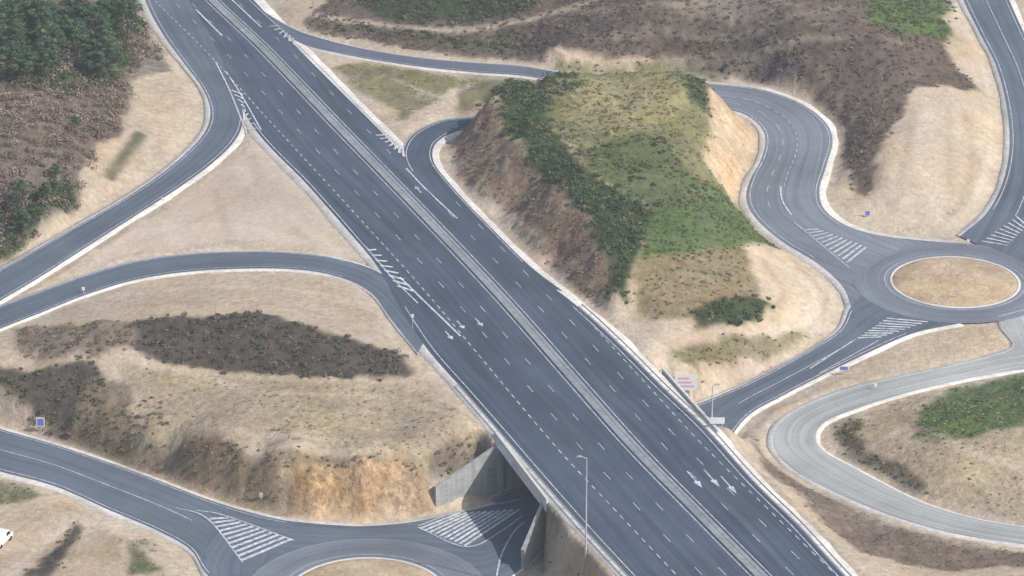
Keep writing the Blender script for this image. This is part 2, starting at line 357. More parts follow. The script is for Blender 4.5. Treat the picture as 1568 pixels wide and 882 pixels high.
SAND=(0.50,0.40,0.295);DRY=(0.385,0.308,0.202);BROWN=(0.165,0.127,0.102);OLIVE=(0.21,0.195,0.10);GREEN=(0.10,0.145,0.05);DGREEN=(0.05,0.07,0.034);DARK=(0.085,0.073,0.06);ROCK=(0.56,0.38,0.205);TAN2=(0.42,0.32,0.215);GRB=(0.22,0.185,0.155);SM=(0.475,0.392,0.31);HB=(0.135,0.105,0.086)
ZN={}
Z=[('forest',BROWN,'-260,-150 230,-80 225,30 250,90 200,130 185,200 130,265 90,320 30,375 -60,420 -300,500'),
('fgreen',DGREEN,'0,40 60,20 200,20 220,70 190,120 100,150 0,130'),
('fg2',DGREEN,'-50,330 60,290 110,265 95,315 20,380 -50,420'),
('',GRB,'200,30 235,40 262,105 205,128'),
('',SAND,'-30,0 15,0 42,50 30,72 -30,75'),
('',SM,'395,215 455,290 555,398 480,380 400,372 300,376 215,386 120,415 200,350 290,300 360,240'),
('hillside',HB,'470,38 520,-40 900,-90 1450,-90 1455,80 1500,140 1400,143 1350,200 1310,300 1290,200 1230,145 1100,112 1080,100 830,96 700,86 560,68'),
('hdk',(0.09,0.073,0.062),'1000,50 1200,20 1300,60 1250,130 1100,95'),
('hdk',(0.10,0.08,0.067),'760,50 900,25 960,60 880,85 780,80'),
('',GRB,'1000,5 1180,-10 1250,10 1100,35'),
('hg',DGREEN,'530,-20 850,-40 800,20 700,34 560,26'),
('hg',(0.11,0.10,0.065),'480,28 600,46 760,60 820,55 810,80 700,75 540,52'),
('hg2',GREEN,'1300,-40 1455,-40 1452,62 1385,60 1330,38'),
('',SAND,'1445,-40 1470,-40 1500,60 1538,150 1545,170 1500,140 1470,60'),
('',SAND,'1395,150 1440,140 1510,150 1540,190 1540,290 1480,357 1340,357 1300,330 1330,300 1350,210'),
('mshade',BROWN,'1290,185 1400,143 1372,190 1350,240 1335,300 1310,300'),  # shaded left side of the mound, its shade painted in as brown
('inol',OLIVE,'515,105 580,92 700,118 740,118 680,145 620,185 560,140'),
('face',(0.25,0.18,0.13),'735,150 790,225 850,292 890,345 918,440 905,446 860,412 780,330 700,260 688,230'),  # both face zones: brown cut soil with the slope's shade put into the colour
('face',(0.25,0.18,0.13),'735,165 800,225 855,288 900,345 940,430 925,446 905,442 860,408 780,328 712,250'),
('hdark',DGREEN,'740,152 760,135 795,116 860,108 880,130 840,160 865,230 925,280 990,320 975,380 968,470 942,440 905,352 855,290 800,225'),
('htop',(0.19,0.185,0.09),'830,150 860,108 1050,108 1105,148 1072,200 1080,250 1140,320 1185,378 1100,360 980,320 900,260 850,200'),
('hyel',(0.30,0.265,0.13),'890,125 1010,116 1050,145 1030,180 960,215 900,200 860,160'),
('hpat',DGREEN,'1040,108 1105,145 1080,172 1050,152'),
('hpat',(0.115,0.135,0.055),'890,230 1000,215 1060,260 1090,310 990,315 920,275'),
('hlight',GREEN,'985,330 1140,315 1192,380 1100,395 975,402'),
('hol',(0.24,0.19,0.11),'975,400 1150,385 1150,450 1100,500 990,490'),
('',SAND,'1150,382 1200,390 1285,450 1290,485 1230,512 1160,500 1150,440'),
('',(0.52,0.39,0.25),'1108,150 1165,190 1170,215 1148,262 1142,300 1105,280 1078,240 1075,195'),
('hbush',DGREEN,'1060,478 1130,445 1170,462 1150,488 1080,505'),
('hol2',(0.2,0.17,0.09),'1030,535 1120,512 1240,510 1205,540 1090,568 1040,560'),
('brush',DARK,'205,492 390,478 460,500 600,540 632,578 500,582 350,572 250,548 180,522'),
('brown2',(0.21,0.168,0.122),'30,500 205,488 205,520 150,545 40,545'),
('bl',DARK,'-50,555 130,548 175,575 150,625 120,668 0,600 -60,590'),
('bl2',(0.2,0.157,0.105),'150,570 240,590 260,640 230,680 120,660 130,620'),
('bank',DRY,'180,555 240,560 420,590 600,592 720,640 745,655 640,708 300,695 200,672 200,600'),
('band',(0.17,0.135,0.09),'60,650 130,640 230,668 380,690 430,705 360,722 270,735 160,700'),
('band',(0.23,0.18,0.12),'400,698 520,702 650,700 660,712 560,718 420,716'),
('',(0.45,0.33,0.2),'435,714 560,716 660,714 668,785 540,800 430,788'),
('',ROCK,'455,714 655,716 640,790 540,800 450,790'),
('wallb',(0.30,0.225,0.145),'200,700 370,714 440,716 435,790 370,778 275,748'),
('wb',(0.2,0.157,0.115),'655,690 700,665 770,655 775,690 670,742'),
('rstrip',(0.19,0.15,0.115),'1160,655 1185,700 1250,750 1400,815 1600,855 1600,870 1440,872 1300,840 1180,720'),
('infl',(0.42,0.34,0.225),'1262,640 1380,600 1620,560 1620,810 1400,765 1280,700'),
('ing',GREEN,'1405,645 1450,600 1568,565 1640,570 1640,640 1560,655 1480,672 1410,672'),
('inshade',(0.10,0.088,0.056),'1256,655 1300,632 1330,690 1420,748 1400,765 1300,706'),  # shadowed inner slope, shade painted into the brown-green ground
('ptl',(0.16,0.165,0.08),'815,725 850,745 915,822 905,855 822,862'),
('ditch',DARK,'118,800 30,890 72,890 132,812'),
('gbl',(0.14,0.15,0.07),'200,835 225,830 245,882 205,882'),
('gbl',(0.17,0.165,0.09),'-60,735 40,745 75,760 40,768 -60,765'),
]
gcol=np.zeros(X.shape+(3,)); gcol[:]=(0.465,0.37,0.27); al=np.full(X.shape,0.75)
n1=fbm(X,Y,11,1)*3.0+fbm(X,Y,1.8,4)*0.9; n2=fbm(X,Y,11,2)*3.0+fbm(X,Y,1.8,6)*0.9
farm=sstep(0,60,far)[...,None]
backslope=(X>xa)&(X<xb)&(Y>yr-2)&(Y<yroad)
gcol[backslope]=(0.16,0.15,0.085)
for nm,colr,s in Z:
    W=drape(P2(s)); ZN.setdefault(nm,[]).append(W)
    m=inside(X+n1,Y+n2,W)
    gcol[m]=colr
    al[m]=0.4 if colr==SM else (0.65 if colr==SAND else (1.7 if colr==ROCK else 1.0))
def track(s,wd,colr,k):
    P=drape(P2(s)); P=catmull(P,6) if len(P)>2 else P
    dm=np.full(X.shape,99.0)
    for a,b in zip(P[:-1],P[1:]):
        ab=(b-a)[:2]; L2=ab@ab+1e-9; t=np.clip(((X-a[0])*ab[0]+(Y-a[1])*ab[1])/L2,0,1)
        dm=np.minimum(dm,np.hypot(X-a[0]-ab[0]*t,Y-a[1]-ab[1]*t))
    m=(1-sstep(wd*0.5,wd*0.5+0.7,dm+n1*0.1))*k
    global gcol
    gcol=gcol*(1-m[...,None])+np.array(colr)*m[...,None]
PALE=(0.56,0.475,0.38); MUD=(0.34,0.26,0.18)
track('405,-5 450,12 500,28 600,40 700,48 800,32 900,5 950,-20',1.4,(0.44,0.37,0.29),0.9)
track('900,60 1050,52 1200,30 1320,12',0.8,(0.28,0.23,0.18),0.6); track('1000,88 1150,80 1290,60',0.7,(0.27,0.225,0.17),0.5)
track('830,20 1000,5 1150,-8',0.7,(0.3,0.25,0.19),0.6); track('1120,100 1250,60 1400,75',0.7,(0.27,0.22,0.17),0.5); track('1180,60 1260,110 1290,170',0.8,(0.25,0.2,0.15),0.5)
track('370,260 420,320 520,385',1.6,PALE,0.5); track('250,350 350,345 470,372',1.2,PALE,0.35); track('330,290 350,360',1,MUD,0.35); track('390,240 400,300 470,365',0.7,MUD,0.3); track('230,368 340,320 400,270',0.8,MUD,0.3)
track('168,270 190,240 216,208',1.8,(0.08,0.09,0.045),0.9); track('205,160 240,180 290,170',1.4,PALE,0.5); track('210,190 250,220 240,245',1.0,MUD,0.5); track('120,290 180,255 260,210',1.0,MUD,0.35)
track('10,890 60,840 110,802',1.2,PALE,0.6); track('150,800 220,840 280,880',1.8,PALE,0.5); track('90,775 150,800 180,860',1.2,MUD,0.4)
track('1165,390 1230,430 1250,478 1180,515',1.0,PALE,0.6); track('1215,400 1262,450 1262,490',0.8,MUD,0.6); track('1170,400 1200,450 1180,490',0.8,MUD,0.5)
track('1330,690 1400,655 1480,690 1568,720',1.2,PALE,0.45); track('1380,640 1440,700 1500,760',1.0,MUD,0.4)
track('1425,160 1405,240 1440,340',1.3,PALE,0.45); track('1380,200 1380,280 1400,340',1.0,PALE,0.4); track('1480,170 1490,250 1470,330',1.1,MUD,0.5); track('1450,165 1455,250 1460,330',0.8,MUD,0.4)
track('1400,170 1385,250 1370,330',1.0,MUD,0.4); track('1510,180 1515,240 1490,320',0.8,PALE,0.5)
track('250,560 400,600 600,612 720,650',1.0,PALE,0.4); track('300,655 450,668 600,680',1.0,PALE,0.35); track('260,620 420,640 620,640',0.8,MUD,0.3)
track('60,470 200,450 400,440 560,470 600,500',1.5,PALE,0.5); track('200,470 350,462 500,482',0.8,MUD,0.35); track('925,450 1000,530 1050,590',2.5,PALE,0.6); track('1170,650 1180,690 1230,740',1.0,PALE,0.5)
track('600,120 680,150 720,130',0.8,PALE,0.5)
for uu in range(250,665,13):
    dk_=uu<430; vb=790 if uu>420 else 750
    track('%d,718 %d,748 %d,%d'%(uu+random.randint(-4,4),uu+random.randint(-6,6),uu+random.randint(-8,8),vb),0.45,random.choice([(0.2,0.15,0.095),(0.42,0.32,0.2),(0.3,0.21,0.13)] if dk_ else [(0.33,0.21,0.12),(0.7,0.55,0.37),(0.28,0.19,0.12),(0.66,0.45,0.25)]),0.65)
lum=gcol.mean(-1)
gcol=gcol*(1-farm)+farm*np.array([0.2,0.17,0.11])
big=fbm(X,Y,25,30)[...,None]; gcol*=1+0.14*big
edge=((1-sstep(1.0,4.5,dist+n1*0.4))*0.5*(al<1.5)*(1-sstep(0.35,0.9,slope)))[...,None]
gcol=gcol*(1-edge)+edge*np.array([0.50,0.425,0.335])
full=np.concatenate([gcol,al[...,None]],-1)
for _ in range(2):
    g=full.copy(); full[1:-1,1:-1]=(g[1:-1,1:-1]*2+g[:-2,1:-1]+g[2:,1:-1]+g[1:-1,:-2]+g[1:-1,2:])/6
veg=sstep(0.34,0.18,lum)
amp=(0.07+0.6*veg)*wv
Hn=H0+amp*(fbm(X,Y,4.5,11)+0.5*fbm(X,Y,1.4,21))
gul=sstep(0.45,1.1,slope)*wv*(far<1)
Hn-=gul*(1.0*np.abs(fbm(X,Y,3.0,44))+0.8*np.abs(fbm(X,Y,1.5,54,2)))
nxg,nyg=len(gx),len(gy)
I=np.arange(nxg*nyg).reshape(nyg,nxg)
F=np.stack([I[:-1,:-1],I[:-1,1:],I[1:,1:],I[1:,:-1]],-1).reshape(-1,4)
mkobj('ground_terrain',np.stack([X,Y,Hn],-1).reshape(-1,3),F,M_SOIL,col=full.reshape(-1,4),smooth=True)
# ------------------------------------------------------------------ foliage
def leaves(C,R,nl,ls,pal,flat=0.7,var=0.3):
    n=len(C); C=np.repeat(C,nl,0); Rr=np.repeat(R,nl)
    d=rng.normal(size=(n*nl,3)); d/=np.linalg.norm(d,axis=1)[:,None]; d[:,2]=np.abs(d[:,2])*1.0-0.15
    rad=Rr*rng.uniform(0.2,1.15,n*nl)**0.6
    P=C+d*rad[:,None]*np.array([1,1,flat])
    nn=d+rng.normal(size=d.shape)*0.7+np.array([0,0,0.4]); nn/=np.linalg.norm(nn,axis=1)[:,None]
    t=np.cross(nn,rng.normal(size=d.shape)); t/=np.linalg.norm(t,axis=1)[:,None]; b=np.cross(nn,t)
    s=(ls*rng.uniform(0.5,1.3,n*nl))[:,None]
    V=np.stack([P-t*s,P-b*s*0.7,P+t*s,P+b*s*0.7],1).reshape(-1,3)
    F=np.arange(n*nl*4).reshape(-1,4)
    pal=np.array(pal); pc=np.repeat(pal[rng.integers(0,len(pal),n)],nl,0)
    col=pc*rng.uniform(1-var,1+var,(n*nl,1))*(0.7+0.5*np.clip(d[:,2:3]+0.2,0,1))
    return V,F,np.repeat(col,4,0)
def scatter(W,n,margin=0):
    W=np.asarray(W); lo=W.min(0)-2;hi=W.max(0)+2; out=[]
    tries=0
    while len(out)<n and tries<40:
        x=rng.uniform(lo[0],hi[0],n); y=rng.uniform(lo[1],hi[1],n); tries+=1
        jx=rng.normal(size=n)*0.9; jy=rng.normal(size=n)*0.9
        m=inside(x+fbm(x,y,11,1)*3+jx,y+fbm(x,y,11,2)*3+jy,W)&(hgt(x,y,dist)>1.9+margin)
        out+=list(zip(x[m],y[m]))
    a=np.array(out[:n]).reshape(-1,2); return np.c_[a,hgt(a[:,0],a[:,1],Hn)]
def area(W): 
    x,y=W[:,0],W[:,1]; return 0.5*abs(np.dot(x,np.roll(y,-1))-np.dot(y,np.roll(x,-1)))
def thicket(name,zone,dens,r0,r1,nl,ls,pal,flat=0.75,cl=0.0):
    Vs=[];Fs=[];Cs=[];off=0
    for W in ZN[zone]:
        n=int(area(W)*dens)
        if n<1: continue
        C=scatter(W,n)
        if len(C)==0: continue
        k=fbm(C[:,0],C[:,1],7,91)
        if cl>0: C=C[k>(-0.5+cl)]; k=k[k>(-0.5+cl)]
        if len(C)==0: continue
        R=rng.uniform(r0,r1,len(C))*(0.8+0.6*np.clip(k+0.3,0,1)); C[:,2]+=R*0.12
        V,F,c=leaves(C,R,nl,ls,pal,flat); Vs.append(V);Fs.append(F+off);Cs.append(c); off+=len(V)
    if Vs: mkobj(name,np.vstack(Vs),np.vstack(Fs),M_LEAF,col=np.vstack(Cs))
gp=[(0.042,0.068,0.03),(0.058,0.085,0.035),(0.033,0.054,0.028),(0.085,0.10,0.045)]
bp=[(0.175,0.13,0.105),(0.145,0.107,0.088),(0.21,0.163,0.128),(0.125,0.107,0.075)]
thicket('hill_shrubs','hdark',0.45,0.4,1.2,50,0.19,gp+[(0.12,0.12,0.06)],0.7,0.06)
thicket('hill_shrubs','hpat',0.3,0.3,0.9,40,0.18,gp+[(0.12,0.125,0.06)],0.6,0.2)
thicket('thicket','hbush',0.5,0.4,1.1,50,0.2,gp)
thicket('shrub_mass','hlight',0.5,0.25,0.6,26,0.15,[(0.085,0.145,0.04),(0.105,0.155,0.05),(0.07,0.105,0.035)],0.45)
thicket('shrub_mass','htop',0.40,0.2,0.6,22,0.14,[(0.17,0.165,0.08),(0.115,0.125,0.055),(0.22,0.19,0.1),(0.075,0.095,0.04)],0.45,0.15)
thicket('shrub_mass','hyel',0.25,0.2,0.45,18,0.13,[(0.28,0.25,0.13),(0.2,0.19,0.095)],0.4,0.2)
thicket('shrub_mass','hol',0.35,0.2,0.55,22,0.14,[(0.17,0.15,0.08),(0.23,0.18,0.105),(0.11,0.12,0.055)],0.45,0.2)
thicket('shrub_mass','hol2',0.35,0.2,0.5,22,0.14,[(0.17,0.15,0.08),(0.11,0.12,0.055)],0.45,0.2)
thicket('shrub_mass','inol',0.25,0.15,0.4,18,0.13,[(0.19,0.175,0.09),(0.13,0.14,0.065)],0.4,0.3)
thicket('brushwood','brush',0.42,0.35,1.0,44,0.17,[(0.1,0.082,0.06),(0.075,0.08,0.048),(0.155,0.12,0.085),(0.062,0.065,0.043)],0.65,0.08)
thicket('brushwood','brown2',0.4,0.3,0.8,34,0.15,bp,0.5,0.2)
thicket('brushwood','bl',0.4,0.35,1.0,44,0.17,[(0.075,0.082,0.042),(0.135,0.105,0.072),(0.055,0.07,0.034)],0.65,0.08)
thicket('brushwood','bl2',0.4,0.25,0.7,34,0.15,bp+[(0.1,0.105,0.055)],0.5,0.2)
thicket('brushwood','band',0.6,0.25,0.6,30,0.14,[(0.14,0.118,0.068),(0.21,0.163,0.105),(0.165,0.128,0.09)],0.5,0.1)
thicket('brushwood','wallb',0.3,0.2,0.5,24,0.13,[(0.14,0.12,0.07),(0.22,0.17,0.11)],0.5,0.25)
thicket('brushwood','wb',0.5,0.3,0.8,34,0.15,bp,0.55)
thicket('brushwood','face',0.35,0.2,0.55,24,0.13,[(0.25,0.18,0.13),(0.2,0.147,0.107),(0.125,0.115,0.066)],0.4,0.2)
thicket('dry_grass','bank',0.25,0.15,0.45,18,0.12,[(0.33,0.26,0.17),(0.25,0.2,0.13),(0.19,0.16,0.1)],0.4,0.25)
thicket('forest_brushwood','forest',0.17,0.8,2.0,72,0.21,[(0.18,0.135,0.118),(0.15,0.115,0.1),(0.215,0.168,0.143),(0.115,0.105,0.072)],0.95)
thicket('forest_understorey','fg2',0.4,0.7,1.6,60,0.2,gp,0.9)
thicket('forest_understorey','fgreen',0.28,0.9,1.9,70,0.22,gp+bp[:1],0.95)
thicket('hillside_scrub','hillside',0.36,0.25,0.8,26,0.17,[(0.15,0.113,0.092),(0.12,0.09,0.074),(0.19,0.147,0.117),(0.1,0.092,0.056),(0.085,0.07,0.056)],0.45,0.1)
thicket('hillside_scrub','hdk',0.4,0.3,0.8,30,0.17,[(0.08,0.065,0.055),(0.11,0.09,0.067),(0.13,0.1,0.083)],0.5,0.1)
thicket('hillside_shrubs','hg',0.36,0.4,1.1,44,0.19,gp+[(0.13,0.11,0.07)],0.7,0.12)
thicket('hillside_shrubs','hg2',0.35,0.3,0.9,40,0.18,[(0.095,0.13,0.05),(0.07,0.1,0.04)],0.5)
thicket('brushwood','mshade',0.4,0.3,0.7,34,0.15,bp,0.5,0.1)
thicket('shrub_mass','ing',0.45,0.2,0.55,24,0.14,[(0.105,0.145,0.055),(0.085,0.12,0.044),(0.155,0.16,0.08)],0.4,0.1)
thicket('shrub_mass','inshade',0.5,0.2,0.55,26,0.14,[(0.11,0.097,0.058),(0.075,0.083,0.04)],0.45)
thicket('dry_grass','infl',0.22,0.15,0.4,18,0.12,[(0.31,0.26,0.15),(0.2,0.185,0.1)],0.4,0.3)
thicket('dry_grass','rstrip',0.35,0.15,0.45,18,0.12,[(0.22,0.17,0.128),(0.155,0.13,0.09)],0.4,0.1)
thicket('shrub_mass','ptl',0.5,0.2,0.5,22,0.13,[(0.12,0.14,0.06),(0.19,0.175,0.09)],0.45)
thicket('shrub_mass','gbl',0.5,0.2,0.5,22,0.13,[(0.13,0.15,0.065),(0.2,0.185,0.1)],0.45)
thicket('brushwood','ditch',0.4,0.2,0.5,24,0.13,[(0.11,0.095,0.06)],0.5)
M_BARK=plain('bark',(0.12,0.085,0.06),0.95)
def tree_meshes(k):
    r=np.random.default_rng(100+k); h=r.uniform(6,8.5)
    V=[];F=[]
    def limb(a,b,r0,r1,seg=3):
        a=np.array(a);b=np.array(b); ax=(b-a)/np.linalg.norm(b-a); u=np.cross(ax,[0.3,0.9,0.1]); u/=np.linalg.norm(u); w_=np.cross(ax,u)
        o=len(V)
        for s in range(seg+1):
            c=a+(b-a)*s/seg; rr=r0+(r1-r0)*s/seg
            for q in range(7):
                t=2*math.pi*q/7; V.append(c+u*rr*math.cos(t)+w_*rr*math.sin(t))
        for s in range(seg):
            for q in range(7): F.append((o+s*7+q,o+s*7+(q+1)%7,o+(s+1)*7+(q+1)%7,o+(s+1)*7+q))
    limb((0,0,-0.5),(r.uniform(-.3,.3),r.uniform(-.3,.3),h*0.92),0.22,0.05,6)
    cs=[];rs=[]
    for i in range(17):
        t=2.4*i+r.uniform(-.4,.4); z0=h*(0.28+0.62*i/17); L=(h*0.36)*(1.15-0.75*i/17)*r.uniform(0.7,1.15)
        e=np.array([math.cos(t)*L,math.sin(t)*L,z0+L*0.35]); limb((0,0,z0),e,0.08,0.02)
        cs+= [e*np.array([.6,.6,1]),e]; rs+=[r.uniform(.7,1.0),r.uniform(.6,1.0)]
    cs.append(np.array([0,0,h])); rs.append(0.6)
    return np.array(V),np.array(F),np.array(cs),np.array(rs)
TM=[]
for k in range(4):
    V,F,cs,rs=tree_meshes(k)
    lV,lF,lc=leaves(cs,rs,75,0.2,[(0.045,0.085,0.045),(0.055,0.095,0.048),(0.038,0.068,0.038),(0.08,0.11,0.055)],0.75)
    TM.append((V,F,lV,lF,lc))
def pine(x,y,k,s):
    e=bpy.data.objects.new('pine_tree',None); S.collection.objects.link(e)
    e.location=(x,y,float(hgt(x,y,Hn))); e.rotation_euler=(0,0,random.uniform(0,6)); e.scale=(s,s,s)
    T=TM[k]
    if len(T)==5:
        a=mkobj('trunk',T[0],T[1],M_BARK); b=mkobj('crown',T[2],T[3],M_LEAF,col=T[4]); TM[k]=T+(a.data,b.data)
        a.parent=e;b.parent=e
    else:
        for nm,d in (('trunk',T[5]),('crown',T[6])):
            o=bpy.data.objects.new(nm,d); S.collection.objects.link(o); o.parent=e
C=scatter(ZN['fgreen'][0],42)
for i,p in enumerate(C): pine(p[0],p[1],i%4,random.uniform(0.7,1.25))
C=scatter(ZN['fg2'][0],12)
for i,p in enumerate(C): pine(p[0],p[1],i%4,random.uniform(0.4,0.7))
C=scatter(ZN['forest'][0],10)
for i,p in enumerate(C): pine(p[0],p[1],i%4,random.uniform(0.4,0.6))
# ------------------------------------------------------------------ road markings
MV=[];MF=[]
def onroad(u,v,z=-4.0):
    for _ in range(6):
        p=G(u,v,z); c,i,d=kdr.find((p[0],p[1],z*3)); z=SP[i,2]
    return G(u,v,z)
def quadstrip(P,w,dz=0.1):
    P=np.asarray(P); 
    if len(P)<2: return
    t=np.gradient(P[:,:2],axis=0); t/=np.linalg.norm(t,axis=1)[:,None]+1e-9; n=np.c_[-t[:,1],t[:,0]]
    o=len(MV)
    for p,q in zip(P,n):
        MV.append((p[0]+q[0]*w/2,p[1]+q[1]*w/2,p[2]+dz)); MV.append((p[0]-q[0]*w/2,p[1]-q[1]*w/2,p[2]+dz))
    for i in range(len(P)-1): MF.append((o+2*i+1,o+2*i+3,o+2*i+2,o+2*i))
def resample(P,step):
    d=np.r_[0,np.cumsum(np.linalg.norm(np.diff(P,axis=0),axis=1))]; n=max(2,int(d[-1]/step)+1); s=np.linspace(0,d[-1],n)
    return np.stack([np.interp(s,d,P[:,i]) for i in range(3)],1)
def line(P,w=0.22,dash=None,dz=0.1):
    w=w*0.85
    P=resample(np.asarray(P),0.5)
    if dash is None: quadstrip(P,w,dz); return
    on,off=dash; a=int(on/0.5);b=int((on+off)/0.5)
    for i in range(0,len(P)-a,b): quadstrip(P[i:i+a+1],w,dz)
def inset(L,R,d,a,b):
    dr=R-L; dr=dr/np.linalg.norm(dr,axis=1)[:,None]; return (L+dr*d)[a:b]
def pl(s,z=-4.0,cat=True):
    P=np.array([onroad(u,v,z) for u,v in P2(s)])
    return catmull(P,6) if len(P)>2 and cat else P
def bars(A,B,n,w=0.55,z=-4.0):
    A=pl(A,z,False);B=pl(B,z,False)
    for i in range(n):
        t=(i+0.5)/n; quadstrip([A[0]*(1-t)+A[1]*t,B[0]*(1-t)+B[1]*t],w*0.9)
med=catmull(G(*np.array([(240,-90),(325,0),(405,76),(522,198),(642,322),(763,450),(876,578),(970,684),(1062,778),(1165,882),(1275,990)]).T,0),10)
def off(dx): return med+np.array([dx,0,0])
def vr(P,v0,v1):
    y0=G(784,v0)[1];y1=G(784,v1)[1]; return P[(P[:,1]<=y0)&(P[:,1]>=y1)]
line(off(-1.7),0.2); line(off(1.7),0.2)
line(off(-5.6),0.15,(3,9.5)); line(off(-9.4),0.15,(3,9.5)); line(off(-13.6),0.22,(1.5,1.5))
line(off(5.4),0.15,(3,9.5)); line(vr(off(8.6),-80,230),0.2); line(vr(off(9.0),300,1000),0.15,(3,9.5)); 
line(vr(off(12.3),500,1000),0.2,(1.5,1.5))
n=8
line(inset(hL,hR,1.0,7*n,None),0.2); line(inset(hR,hL,1.0,7*n,None),0.22); line(inset(hL,hR,0.6,3*n,6*n),0.22)
line(inset(r1L,r1R,0.8,0,None),0.18); line(inset(r1R,r1L,0.8,5*n,None),0.18)
line(inset(r2L,r2R,0.6,0,9*n),0.16); line(inset(r2R,r2L,0.6,0,9*n),0.16)
line(inset(r3L,r3R,0.6,3*n,None),0.16); line(inset(r3R,r3L,0.6,4*n,None),0.16)
line(inset(r4L,r4R,0.8,0,10*n),0.2); line(inset(r4R,r4L,0.8,0,11*n),0.2)
line(((r4L+r4R)/2)[0:8*n],0.18,(1.5,1.5)); line((r4L*.28+r4R*.72)[0:9*n],0.16,(3,5))
line(inset(r5L,r5R,0.7,0,7*n),0.2); line(inset(r5R,r5L,0.7,0,10*n),0.2)
line(inset(r6L,r6R,0.8,0,7*n),0.2); line(((r6L+r6R)/2)[0:7*n],0.2); line(inset(r6R,r6L,0.8,0,7*n),0.2)
line(inset(r7L,r7R,0.7,0,9*n),0.2); line(inset(r7R,r7L,0.7,0,9*n),0.2); line(((r7L+r7R)/2)[5*n:8*n],0.2)
line(inset(r8L,r8R,0.8,0,8*n),0.18); line(inset(r8R,r8L,0.8,0,7*n),0.2); line(((r8L*0.5+r8R*.5))[0:6*n],0.22)
for c,ri in ((rc1,12.9),(rc2,13.6)):
    t=np.linspace(0,2*math.pi,160); line(np.stack([c[0]+(ri+0.9)*np.cos(t),c[1]+(ri+0.9)*np.sin(t),np.full(160,c[2]+0.03)],1),0.15)
bars('352,135 398,200','372,142 378,202',9,0.5,0); line(pl('330,95 352,140 378,205',0),0.35); line(pl('346,110 372,150 400,200',0),0.35)
bars('572,378 640,452','560,380 612,442',8,0.7,0); line(pl('612,425 650,462 705,515',0),0.45); line(pl('560,378 600,425 640,465',0),0.3)
bars('572,205 622,243','596,205 618,228',7,0.6,0); line(pl('622,258 650,288 700,335',0),0.4)
bars('408,38 455,72','425,38 450,60',6,0.5,0); line(pl('300,15 340,55',0),0.5); line(pl('355,0 400,42',0),0.4)
bars('1228,350 1300,405','1250,350 1330,380',11,0.55,-6.5); line(pl('1195,285 1198,308 1212,330',-5),0.45); line(pl('1215,340 1300,410',-6.5),0.25)
bars('1310,520 1360,486','1345,518 1425,492',9,0.55,-7); line(pl('1240,565 1310,520',-7),0.35); line(pl('1255,572 1345,522',-7),0.25)
bars('1500,372 1560,330','1540,378 1575,345',9,0.5,-7)
bars('318,792 372,862','345,792 450,828',11,0.75,-10); line(pl('270,778 318,795 372,862',-10),0.3); line(pl('300,782 345,790 450,828',-10),0.3)
bars('640,808 715,838','700,786 800,780',10,0.65,-10); line(pl('640,806 700,785 800,765',-10),0.3); line(pl('640,808 715,838 770,812 800,790',-10),0.3)
line(pl('760,885 768,850 785,818 802,800',-10),0.35)
line(pl('1530,485 1568,475',-7),0.3); 
def arrow(u,v,du,dv,L=6.0,bend=0,z=0):
    a=G(u,v,z);b=G(u+du,v+dv,z); t=(b-a)[:2]; t/=np.linalg.norm(t); n_=np.array([-t[1],t[0]])
    def q(l,s): p=a[:2]+t*l+n_*s; return (p[0],p[1],z+0.1)
    o=len(MV); MV.extend([q(0,-.13),q(L*.6,-.13),q(L*.6,.13),q(0,.13)]); MF.append((o,o+1,o+2,o+3))
    o=len(MV); MV.extend([q(L*.6+.02,-.6),q(L,bend),q(L*.6+.02,.6)]); MF.append((o,o+1,o+2))
for u,v in ((1052,722),(1078,720),(1104,730)): arrow(u,v,9,10,7)
for u,v in ((622,297),(645,296)): arrow(u,v,-9,-10,4)
for u,v in ((700,492),(728,488),(682,508)): arrow(u,v,9,10,4)
mkobj('road_markings',MV,MF,M_PAINT)
mm=resample(med,2.0); k=len(mm); V=[];F=[];UV=[]
for i,p in enumerate(mm):
    for dx,z in ((-1.1,0.03),(-1.05,0.14),(-0.35,0.16),(-0.33,0.10),(0.33,0.10),(0.35,0.16),(1.05,0.14),(1.1,0.03)): V.append((p[0]+dx,p[1],z+0.02))
for i in range(k-1):
    for j in range(7): F.append((i*8+j,i*8+j+1,(i+1)*8+j+1,(i+1)*8+j))
mkobj('median_strip',V,F,plain('median_concrete',(0.235,0.25,0.27),0.9,0.2,1))
def guard(name,P,h=0.75):
    P=resample(np.asarray(P),2.0); V=[];F=[]
    def box(a,b,w,z0,z1):
        t=(b-a)[:2]; t=t/np.linalg.norm(t); n_=np.array([-t[1],t[0]])*w/2; o=len(V)
        for p in (a,b):
            for s,z in ((-1,z0),(1,z0),(1,z1),(-1,z1)): V.append((p[0]+n_[0]*s,p[1]+n_[1]*s,p[2]+z))
        F.extend([(o,o+1,o+5,o+4),(o+1,o+2,o+6,o+5),(o+2,o+3,o+7,o+6),(o+3,o,o+4,o+7),(o,o+3,o+2,o+1),(o+4,o+5,o+6,o+7)])
    for i in range(len(P)-1):
        box(P[i],P[i+1],0.07,h-0.3,h)
        if i%2==0: 
            d=(P[i+1]-P[i]); d=d/np.linalg.norm(d)*0.12; box(P[i]+[0.09,0,0],P[i]+d+[0.09,0,0],0.1,-0.4,h-0.05)
    mkobj(name,V,F,M_STEEL)
guard('guard_rail',inset(hR,hL,-0.7,7*n,None)); guard('guard_rail',inset(hL,hR,-0.6,9*n,None))
